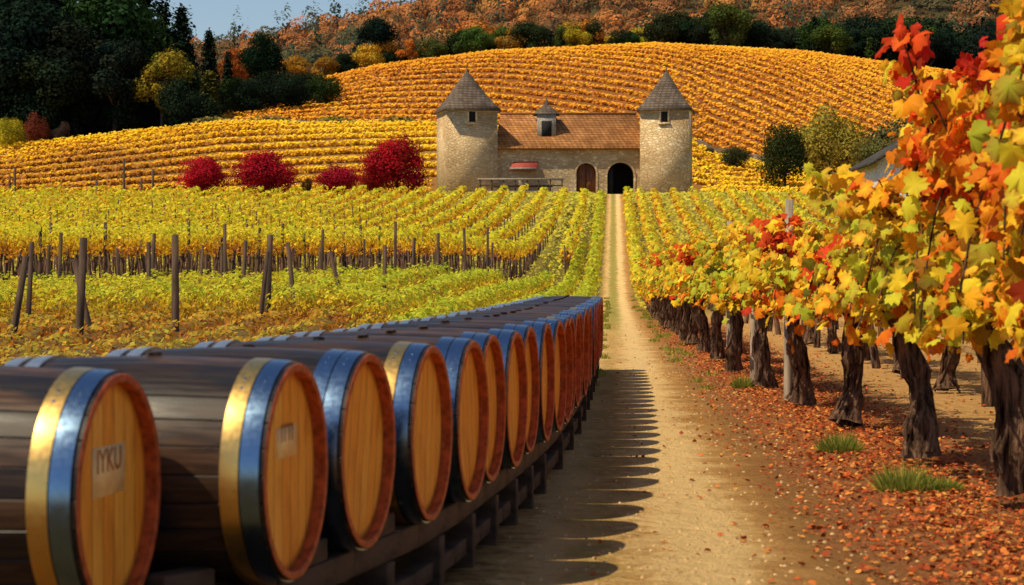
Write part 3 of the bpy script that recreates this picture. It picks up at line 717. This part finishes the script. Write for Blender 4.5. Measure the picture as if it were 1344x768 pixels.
def grapevine(name,seed,top,n,lsize,bias,spread=1.15,hw=.36,low=.78,lean=None,th=1.0,rs=1.0,redtop=0):
    rng=np.random.default_rng(seed); acc=Acc()
    if lean is None: lean=rng.uniform(-.12,.12)
    ll=rng.uniform(-.15,.15)
    hs=np.linspace(-.05,th,30)
    pts=[(lean*(h/th)**1.3+.03*math.sin(h*7+seed),ll*h+.035*math.cos(h*6.5+seed*2),h) for h in hs]
    rd=[rs*(.090*(1-.38*h/th)+(.055*(max(0,.22-h)/.22)**2)+.012*math.sin(h*15+seed)+.006*math.sin(h*37+seed)) for h in hs]
    rd[-1]*=1.3; rd[-2]*=1.2
    V,Fc=tube(pts,rd,28,5,4.5,rng,.16,.045); acc.add(V,Fc,1)
    for b_ in range(7):
        a0=rng.uniform(0,6.3); tw=rng.uniform(1.2,3.0); st_=int(rng.integers(0,8)); en=int(rng.integers(18,29))
        cp=[]
        for i in range(st_,en,2):
            a=a0+tw*i/29; r=rd[i]*1.02; cp.append((pts[i][0]+r*math.cos(a),pts[i][1]+r*math.sin(a),pts[i][2]))
        if len(cp)>2:
            V,Fc=tube(cp,np.full(len(cp),.014*rs),6,0,0,rng,jit=.3); acc.add(V,Fc,1)
    hp=np.array(pts[-1])
    shoots=[]
    for sgn in (-1,1):
        arm=[hp-np.array([0,0,.08])]
        for q in np.linspace(.15,1,8):
            arm.append(hp+np.array([.06*math.sin(q*7+seed+sgn)-lean*.5*q,sgn*q*spread,(.10+.22*math.sin(q*2.0))*(1.2-th*.5)*(.5 if top<1.8 else 1)+.03*math.sin(q*11+seed)]))
        V,Fc=tube(arm,np.linspace(.05,.014,len(arm)),8,0,0,rng); acc.add(V,Fc,1)
        for a in arm[1:]: shoots.append(a)
    for _ in range(4): shoots.append(hp)
    LC=[];LN=[];LT=[]
    ns=40
    per=n//ns
    P0=[];P1=[]
    for i in range(ns):
        b=shoots[rng.integers(len(shoots))]+rng.normal(size=3)*np.array([.04,.1,.03])
        side=rng.choice([-1,1]); outw=rng.uniform(.05,hw)*side; hgt=rng.uniform(.35,1)*max(.25,(top-b[2]))
        droop=rng.uniform(0,1)<.6
        tip=b+np.array([outw*1.1,rng.normal()*.2,hgt])
        end=tip+np.array([outw*.5,rng.normal()*.15,-rng.uniform(.3,.95)*(tip[2]-low)]) if droop else tip+np.array([outw*.2,rng.normal()*.1,.08])
        q=rng.uniform(0,1,per)
        p=(1-q)[:,None]**2*b+2*((1-q)*q)[:,None]*(tip+np.array([0,0,.12]))+(q**2)[:,None]*end
        p=p+rng.normal(size=(per,3))*np.array([.075,.09,.06])
        t=rng.beta(1.4,1.4)*.80+bias+rng.normal(size=per)*.10-redtop*np.clip((p[:,2]-1.5),0,1)-redtop*.5*np.clip(p[:,0],0,.5)
        t=np.maximum(t,.10+rng.uniform(0,.15))
        LC.append(p);LT.append(t)
        LN.append(np.stack([np.sign(outw)*np.ones(per)*.6+rng.normal(size=per)*.5,rng.normal(size=per)*.6-.35,rng.uniform(.05,1.0,per)],1))
        q=np.linspace(0,1,7)[:,None]; sp=(1-q)**2*b+2*(1-q)*q*(tip+np.array([0,0,.12]))+q**2*end
        for j in range(6): P0.append(sp[j]);P1.append(sp[j+1])
    V,s,c=prisms(P0,P1,.006,.005,4); acc.add(V,s,1)
    m_=n//5
    yq=rng.normal(size=m_)*spread*.5; zl=low+.35*np.abs(yq/spread)+.12*np.sin(yq*6+seed)
    LC.append(np.stack([rng.normal(size=m_)*hw*.6+lean*.8,yq,zl+rng.uniform(0,1,m_)*(1.4-zl)],1))
    LN.append(np.stack([rng.normal(size=m_),rng.normal(size=m_)*.6-.3,rng.uniform(0,.8,m_)],1)); LT.append(.42+bias+.3*np.sin(yq*5+seed)+rng.normal(size=m_)*.08)
    C=np.concatenate(LC);Nr=np.concatenate(LN);t=np.concatenate(LT)
    C[:,2]=np.maximum(C[:,2],low-.08+rng.uniform(0,.3,len(C)))
    V,Fc=leaves(C,lsize*rng.uniform(.4,1.25,len(C)),Nr,rng)
    col=pal(PV,t,rng,.12); col=np.repeat(col,nv,axis=0).reshape(len(C),nv,3).copy()
    col[:,1:]*=rng.uniform(.7,1.05,(len(C),nv-1,1)); 
    edge=rng.uniform(size=len(C))<.4; col[edge,1:,1]*=.6
    brown=rng.uniform(size=len(C))<.08; col[brown]=col[brown]*np.array([.4,.35,.5])
    acc.add(V,Fc,0,col.reshape(-1,3))
    return acc.make(name,[M_leaf,M_bark],link=False)
VY=[7.7,10.2,12.7,15.7,18.4,21.5,24.9,28.3,31.6]+list(np.arange(34.5,62,2.8))
specs=[(2.35,1300,.110,.25,-.10,1.3,1.0,.2,.30),(2.42,1900,.105,.36,-.30,1.40,1.12,.42,.27),(1.84,1800,.10,.46,-.16,1.0,1.05,.25,.36),(1.74,1700,.098,.24,.06,.92,1.0,.15,.36),(1.72,1500,.094,.16,-.05,.92,1.0,.0,.36),(1.64,1500,.094,.50,.04,.9,1.0,.2,.36)]
protos=[grapevine('grapevine',40+i,s[0],s[1],s[2],s[3],lean=s[4],th=s[5],rs=s[6],redtop=s[7],hw=s[8]) for i,s in enumerate(specs)]
protos.append(grapevine('grapevine',60,1.62,1300,.095,.44,th=.9)); protos.append(grapevine('grapevine',61,1.60,1300,.095,.24,th=.9))
def vu(Y): return float(np.interp(Y,[8,13,16,18.4,21.5,28.4,48,70],[2.1,2.0,1.85,1.73,1.61,1.47,1.28,1.25]))
for i,Y in enumerate(VY):
    me=protos[i] if i<6 else protos[4+(i%4)]
    X=vu(Y)+SL*Y
    o=bpy.data.objects.new('grapevine',me); root.objects.link(o); o.location=(X+(.08 if i==1 else 0),Y,float(H(X,Y)))
    o.rotation_euler=(0,0,rad(-1 if i%2==0 or i<6 else 178))
for i,Y in enumerate([13.5,17.0,20.6,24.2,27.8,31.4,35]):
    X=3.5+SL*Y; o=bpy.data.objects.new('grapevine',protos[3+(i%5)]); root.objects.link(o); o.location=(X,Y,0); o.rotation_euler=(0,0,rad(180)); o.scale=(1,1,.92)
for Y,top in [(19.4,1.97),(22.7,1.88),(26.2,1.95)]:
    X=vu(Y)+SL*Y+.02; V,s,c=prisms([(X,Y,-.1)],[(X+.01,Y,top)],.045,.04,10); build('trellis_post',V,[s,c],[M_postl])
P0=[];P1=[]
for z in (1.05,1.45,1.7):
    Yl=[-2]+VY
    for a,b in zip(Yl[:-1],Yl[1:]):
        P0.append((vu(a)+SL*a,a,z));P1.append((vu(b)+SL*b,b,z))
pobj('trellis_wires',P0,P1,.0025,.0025,M_wire,4)

rng=np.random.default_rng(77); acc=Acc()
n=24000
uq=np.concatenate([rng.normal(1.80,.42,n),rng.uniform(-.3,1.2,260),rng.uniform(2,5,2500)])
Yq=6.5+(rng.uniform(0,1,len(uq))**1.4)*45
X=uq+SL*Yq
S=rng.uniform(.009,.026,len(uq))
C0=np.stack([X,Yq,H(X,Yq)+.012+rng.uniform(0,.012,len(uq))],1)
V,Fc=leaves(C0,S*1.3,np.array([[0,0,1.]])+rng.normal(size=(len(uq),3))*.35,rng)
V[:,2]=np.maximum(V[:,2],.006)
cc=pal([(.12,.03,.015),(.32,.055,.02),(.52,.12,.03),(.58,.22,.05),(.62,.36,.10)],rng.beta(1.7,1.9,len(uq)),rng,.2)
acc.add(V,Fc,0,np.repeat(cc,nv,axis=0)); acc.make('fallen_leaves',[M_litter])
def tuft(px,py,w,h,n=900):
    Y=EYE*F/(py-HY); X=PX(px,Y)
    rng=np.random.default_rng(int(px+py)); a=rng.uniform(0,2*math.pi,n); r=np.sqrt(rng.uniform(0,1,n))*w
    b=np.stack([r*np.cos(a),r*np.sin(a),np.zeros(n)],1); hh=h*rng.uniform(.4,1.1,n)*(1-.6*(r/w)**2)
    d=np.stack([np.cos(a)*hh*.5*(r/w+.1),np.sin(a)*hh*.5*(r/w+.1),hh],1)+rng.normal(size=(n,3))*.02
    t=unit(np.cross(d,np.array([[0,0,1.]])+rng.normal(size=(n,3))*.3))*.0032
    V=np.stack([b-t,b+t,b+d*.6+t*.7,b+d+np.array([[0,0,-.01]]),],1).reshape(-1,3)
    C=pal([(.14,.20,.03),(.28,.33,.05),(.50,.46,.12)],rng.uniform(size=n),rng)
    o=build('grass_tuft',V,np.arange(4*n).reshape(n,4),[M_leaf],col=np.repeat(C,4,axis=0)); o.location=(X,Y,0)
tuft(1102,594,.13,.17); tuft(1188,645,.15,.19); tuft(975,510,.10,.16); tuft(1240,645,.08,.09)
# low weeds along the path verges
acc=Acc(); n=5200; rng=np.random.default_rng(9)
cl=rng.integers(0,110,n); cy=20+rng.uniform(0,1,110)**1.2*75; cu_=np.where(rng.uniform(size=110)<.6,rng.normal(-.28,.08,110),rng.normal(1.05,.15,110))
Y=cy[cl]+rng.normal(size=n)*.12; u_=cu_[cl]+rng.normal(size=n)*.045; hh_=rng.uniform(.02,.075,n)
b=np.stack([u_+SL*Y,Y,H(u_+SL*Y,Y)+.003],1); d=np.stack([rng.normal(size=n)*.02,rng.normal(size=n)*.02,hh_],1); t=np.stack([np.full(n,.006),rng.normal(size=n)*.003,np.zeros(n)],1)*(Y/30)[:,None].clip(.7,3)
V=np.stack([b-t,b+t,b+d+t*.4,b+d-t*.2],1).reshape(-1,3)
acc.add(V,np.arange(4*n).reshape(n,4),0,np.repeat(pal([(.16,.20,.03),(.34,.36,.05),(.52,.44,.10)],rng.uniform(size=n),rng),4,axis=0)); acc.make('verge_grass',[M_leaf])
n=1800
uq=rng.uniform(-.5,1.3,n);Yq=6.5+rng.uniform(0,1,n)**1.6*30; X=uq+SL*Yq; r=rng.uniform(.003,.013,n)
V,s,c=prisms(np.stack([X,Yq,-.002*np.ones(n)],1),np.stack([X+r*.2,Yq,r*1.0],1),r*1.2,r*.7,6)
build('path_pebbles',V,[s,c],[simple('pebble',(.50,.32,.15),.9)])

# ---------------------------------------------------------------- barrels
def stavemat():
    m,nt,out=newmat('barrel_staves')
    tc=N(nt,'ShaderNodeTexCoord').outputs['Object']; s=N(nt,'ShaderNodeSeparateXYZ'); L(nt,tc,s.inputs[0])
    oi=N(nt,'ShaderNodeObjectInfo')
    ang=mathn(nt,'MULTIPLY',mathn(nt,'ARCTAN2',s.outputs[1],s.outputs[2]),26/(2*math.pi))
    ang=mathn(nt,'ADD',ang,100.3)
    fl=mathn(nt,'FLOOR',ang); fr=mathn(nt,'FRACT',ang)
    wn=N(nt,'ShaderNodeTexWhiteNoise',noise_dimensions='2D'); cb=N(nt,'ShaderNodeCombineXYZ'); L(nt,fl,cb.inputs[0]); L(nt,oi.outputs['Random'],cb.inputs[1]); L(nt,cb.outputs[0],wn.inputs['Vector'])
    g=noise(nt,mapping(nt,tc,(1.5,18,18)),3.0,8,.6)
    st=noise(nt,mapping(nt,tc,(1,2.5,2.5)),3.0,5)
    c=mix(nt,wn.outputs['Value'],(.026,.015,.010),(.105,.050,.023))
    c=mix(nt,mapr(nt,g,.35,.7),mix(nt,1.0,c,(.42,.42,.5),'MULTIPLY'),c)
    c=mix(nt,mapr(nt,st,.42,.68),c,(.010,.010,.014))
    e=mathn(nt,'MINIMUM',fr,mathn(nt,'SUBTRACT',1.0,fr)); gm=mapr(nt,e,.0,.05)
    c=mix(nt,gm,(.004,.003,.003),c)
    h=mathn(nt,'ADD',gm,mathn(nt,'MULTIPLY',g,.25))
    princ(nt,out,c,mapr(nt,g,.3,.7,.30,.50),0,.26,bump(nt,h,.004))
    return m
def headmat(name,c1,c2):
    m,nt,out=newmat(name)
    tc=N(nt,'ShaderNodeTexCoord').outputs['Object']; s=N(nt,'ShaderNodeSeparateXYZ'); L(nt,tc,s.inputs[0])
    oi=N(nt,'ShaderNodeObjectInfo')
    q=mathn(nt,'ADD',mathn(nt,'MULTIPLY',s.outputs[1],12.5),50.5); fl=mathn(nt,'FLOOR',q); fr=mathn(nt,'FRACT',q)
    wn=N(nt,'ShaderNodeTexWhiteNoise',noise_dimensions='2D'); cb=N(nt,'ShaderNodeCombineXYZ'); L(nt,fl,cb.inputs[0]); L(nt,oi.outputs['Random'],cb.inputs[1]); L(nt,cb.outputs[0],wn.inputs['Vector'])
    g=noise(nt,mapping(nt,tc,(1,30,2.2)),3.0,8,.6); st=noise(nt,tc,4,5)
    c=mix(nt,wn.outputs['Value'],c1,c2)
    c=mix(nt,mapr(nt,g,.35,.7),c,mix(nt,1.0,c,(.76,.62,.48),'MULTIPLY'))
    c=mix(nt,mapr(nt,st,.5,.8),c,mix(nt,1.0,c,(.78,.66,.5),'MULTIPLY'))
    rr_=mathn(nt,'SQRT',mathn(nt,'ADD',mathn(nt,'POWER',s.outputs[1],2),mathn(nt,'POWER',s.outputs[2],2)))
    c=mix(nt,mapr(nt,rr_,.26,.30),c,mix(nt,1.0,c,(.5,.38,.3),'MULTIPLY'))
    e=mathn(nt,'MINIMUM',fr,mathn(nt,'SUBTRACT',1.0,fr)); gm=mapr(nt,e,.0,.035)
    c=mix(nt,gm,(.08,.025,.008),c)
    princ(nt,out,c,.5,0,.3,bump(nt,gm,.003))
    return m
M_stave=stavemat(); M_head=headmat('barrel_head_oak',(1.0,.46,.06),(.95,.36,.035))
M_chime=simple('barrel_chime',(.44,.085,.022),.5,nscale=30,var=.4)
def metal(name,col,r):
    m,nt,out=newmat(name); tc=N(nt,'ShaderNodeTexCoord').outputs['Object']
    n=noise(nt,mapping(nt,tc,(1,2,2)),3,4); n2=noise(nt,tc,60,4)
    c=mix(nt,mapr(nt,n,.35,.75),col,tuple(x*.75 for x in col))
    princ(nt,out,c,mapr(nt,n2,.3,.7,r-.03,r+.05),1,.5,bump(nt,n2,.00006)); return m
M_brass=metal('brass_hoop',(.88,.54,.16),.30); M_steel=metal('steel_hoop',(.20,.31,.46),.22); M_iron=metal('galvanised_hoop',(.72,.72,.70),.32)
RH,RB,BL=.315,.334,.88
def rad_at(x): 
    t=(x+BL)/BL; return RB-(RB-RH)*(2*t-1)**2
def revolve(acc,prof,mi,seg=72):
    prof=np.array(prof,float); n=len(prof); a=np.arange(seg)*2*math.pi/seg
    V=np.stack([np.repeat(prof[:,0],seg),(prof[:,1][:,None]*np.cos(a)).ravel(),(prof[:,1][:,None]*np.sin(a)).ravel()],1)
    i,j=np.meshgrid(np.arange(n-1),np.arange(seg),indexing='ij'); i=i.ravel();j=j.ravel()
    Fc=np.stack([i*seg+j,(i+1)*seg+j,(i+1)*seg+(j+1)%seg,i*seg+(j+1)%seg],1)
    acc.add(V,Fc,mi)
def barrel_mesh(name,brass):
    acc=Acc()
    revolve(acc,[(x,rad_at(x)) for x in np.linspace(-BL,0,19)],0)
    for sgn,x0 in ((1,0.0),(-1,-BL)):
        revolve(acc,[(x0,RH),(x0+sgn*.003,RH-.003),(x0+sgn*.003,RH-.021),(x0,RH-.024)][::sgn],3)
        revolve(acc,[(x0,RH-.024),(x0-sgn*.035,RH-.019)][::sgn],3)
        revolve(acc,[(x0-sgn*.035,RH-.0185),(x0-sgn*.033,.2),(x0-sgn*.033,.1),(x0-sgn*.033,.0005)][::sgn],4)
    def hoop(xa,xb,mi,p=.006):
        revolve(acc,[(xa,rad_at(xa)-.001),(xa,rad_at(xa)+p),((xa+xb)/2,rad_at((xa+xb)/2)+p+.0008),(xb,rad_at(xb)+p),(xb,rad_at(xb)-.001)],mi)
    hoop(-.068,-.014,2); hoop(-.125,-.072,1 if brass else 2); 
    hoop(-BL+.010,-BL+.062,5,.008); hoop(-BL+.085,-BL+.135,5,.008)
    for xc in (-.04,-.10):
        for da in (-.02,.02):
            a=2.2+da*3; r=rad_at(xc)+.0055
            V,s,c=prisms([(xc,math.cos(a)*r,math.sin(a)*r)],[(xc,math.cos(a)*(r+.003),math.sin(a)*(r+.003))],.006,.004,8); acc.add(V,[s,c],2)
    V,s,c=prisms([(-.44,0,RB-.005)],[(-.44,0,RB+.012)],.026,.022,14); acc.add(V,[s,c],0)
    me=acc.make(name,[M_stave,M_brass,M_steel,M_chime,M_head,M_iron],smooth=True,link=False)
    try:
        me.set_sharp_from_angle(angle=rad(35))
    except Exception: pass
    return me
MB=barrel_mesh('wine_barrel',True); MS=barrel_mesh('wine_barrel_steel',False)
BX=[(5.2,158),(5.78,390),(6.44,485),(7.14,568),(7.84,618),(8.54,650),(9.24,678),(9.94,700),(10.64,718),(11.34,733),(12.04,743),(12.74,751)]
pos=[(PX(p,Y),Y) for Y,p in BX]
while pos[-1][1]<25:
    x_,y_=pos[-1]; slope=float(np.interp(y_,[12,16,25],[.085,.062,.052]))
    pos.append((x_+.70*slope,y_+.70))
CZ=.637; rb=random.Random(3)
barrels=[]
for i,(x_,y_) in enumerate(pos):
    th=float(np.interp(i,[0,1,2,5,10,20],[9,11,11,9.5,7,4]))
    brass = i in (0,1,3) or (i>4 and rb.random()<.3)
    o=bpy.data.objects.new('wine_barrel',MB if brass else MS); root.objects.link(o)
    o.location=(x_+(rb.uniform(-.012,.012) if i>3 else 0),y_,CZ+rb.uniform(-.004,.004)); o.rotation_euler=(rb.uniform(-.25,.25) if i>1 else 0,0,rad(-th)+rb.uniform(-.015,.015)); barrels.append((o,th))
M_lab=simple('label_patch',(1.0,.62,.26),.6,nscale=20,var=.10); M_ink=simple('label_ink',(.40,.13,.03),.7)
def label(bo,txt,w,h,zc,size):
    box('label',-.0325,-.0315,-w/2,w/2,zc-h/2,zc+h/2,M_lab,bo)
    cu=bpy.data.curves.new('t','FONT'); cu.body=txt; cu.size=size; cu.align_x='CENTER'; cu.align_y='CENTER'; cu.offset=.0016
    ob=bpy.data.objects.new('t',cu); root.objects.link(ob); bpy.context.view_layer.update()
    me=bpy.data.meshes.new_from_object(ob.evaluated_get(bpy.context.evaluated_depsgraph_get())); bpy.data.objects.remove(ob)
    me.materials.clear(); me.materials.append(M_ink)
    o=bpy.data.objects.new('lettering',me); root.objects.link(o); o.parent=bo; o.rotation_euler=(rad(90),0,rad(90)); o.location=(-.0305,0,zc+.025)
label(barrels[0][0],'IYKU',.24,.13,.06,.085)
label(barrels[1][0],'ITTI',.20,.09,.085,.07)
rk=empty('barrel_rack')
def beam(name,p,q,w,z0,z1,mat=M_rack):
    p=Vector((p[0],p[1],0));q=Vector((q[0],q[1],0)); d=(q-p); ln=d.length; an=math.atan2(d.y,d.x)
    o=box(name,0,ln,-w/2,w/2,z0,z1,mat,rk,bev=.006); o.location=(p.x,p.y,0); o.rotation_euler=(0,0,an); return o
def at(i,off):
    x_,y_=pos[i]; th=rad(barrels[i][1]); return (x_+off*math.cos(th),y_-off*math.sin(th))
for off,tag in ((-.10,'front'),(-.78,'rear')):
    for i in range(len(pos)-1):
        p=at(i,off);q=at(i+1,off)
        beam(tag+'_rail',p,q,.10,.225,.315)
        beam(tag+'_lower_rail',p,q,.07,.06+.002*(i%2),.13)
        mx=((p[0]+q[0])/2,(p[1]+q[1])/2)
        L_=math.hypot(q[0]-p[0],q[1]-p[1]); ux,uy=(q[0]-p[0])/L_,(q[1]-p[1])/L_
        beam(tag+'_chock',(mx[0]-ux*.10,mx[1]-uy*.10),(mx[0]+ux*.10,mx[1]+uy*.10),.085,.3155,.385)
        if i%2==0 or i<8: beam(tag+'_leg',(mx[0]-ux*.045,mx[1]-uy*.045),(mx[0]+ux*.045,mx[1]+uy*.045),.12,-.02,.224)

# ---------------------------------------------------------------- light, sky, camera
sd=Vector((-.91,-.415,0)).normalized(); el=rad(56)
to_sun=Vector((sd.x*math.cos(el),sd.y*math.cos(el),math.sin(el)))
sl=bpy.data.lights.new('sun','SUN'); sl.energy=5.0; sl.angle=rad(.5); sl.color=(1,.85,.58)
so=bpy.data.objects.new('sun',sl); root.objects.link(so); so.rotation_euler=to_sun.to_track_quat('Z','Y').to_euler()
w=bpy.data.worlds.new('World'); scene.world=w; w.use_nodes=True; nt=w.node_tree; nt.nodes.clear()
sky=nt.nodes.new('ShaderNodeTexSky'); sky.sky_type='NISHITA'; sky.sun_disc=False; sky.sun_elevation=el
sky.sun_rotation=math.atan2(to_sun.x,to_sun.y); sky.air_density=1.0; sky.dust_density=.5; sky.ozone_density=1.0
bg=nt.nodes.new('ShaderNodeBackground'); bg.inputs[1].default_value=.105; wo=nt.nodes.new('ShaderNodeOutputWorld')
nt.links.new(sky.outputs[0],bg.inputs[0]); nt.links.new(bg.outputs[0],wo.inputs[0])
cam=bpy.data.cameras.new('camera'); co=bpy.data.objects.new('camera',cam); root.objects.link(co)
cam.sensor_width=36; cam.lens=36*F/1344; co.location=(0,0,EYE)
co.rotation_euler=(rad(90)-math.atan((384-HY)/F),0,0); cam.clip_end=6000; cam.clip_start=.1
cam.dof.use_dof=True; cam.dof.focus_distance=30; cam.dof.aperture_fstop=6.3
scene.camera=co
scene.view_settings.view_transform='Standard'; scene.view_settings.look='None'; scene.view_settings.exposure=0
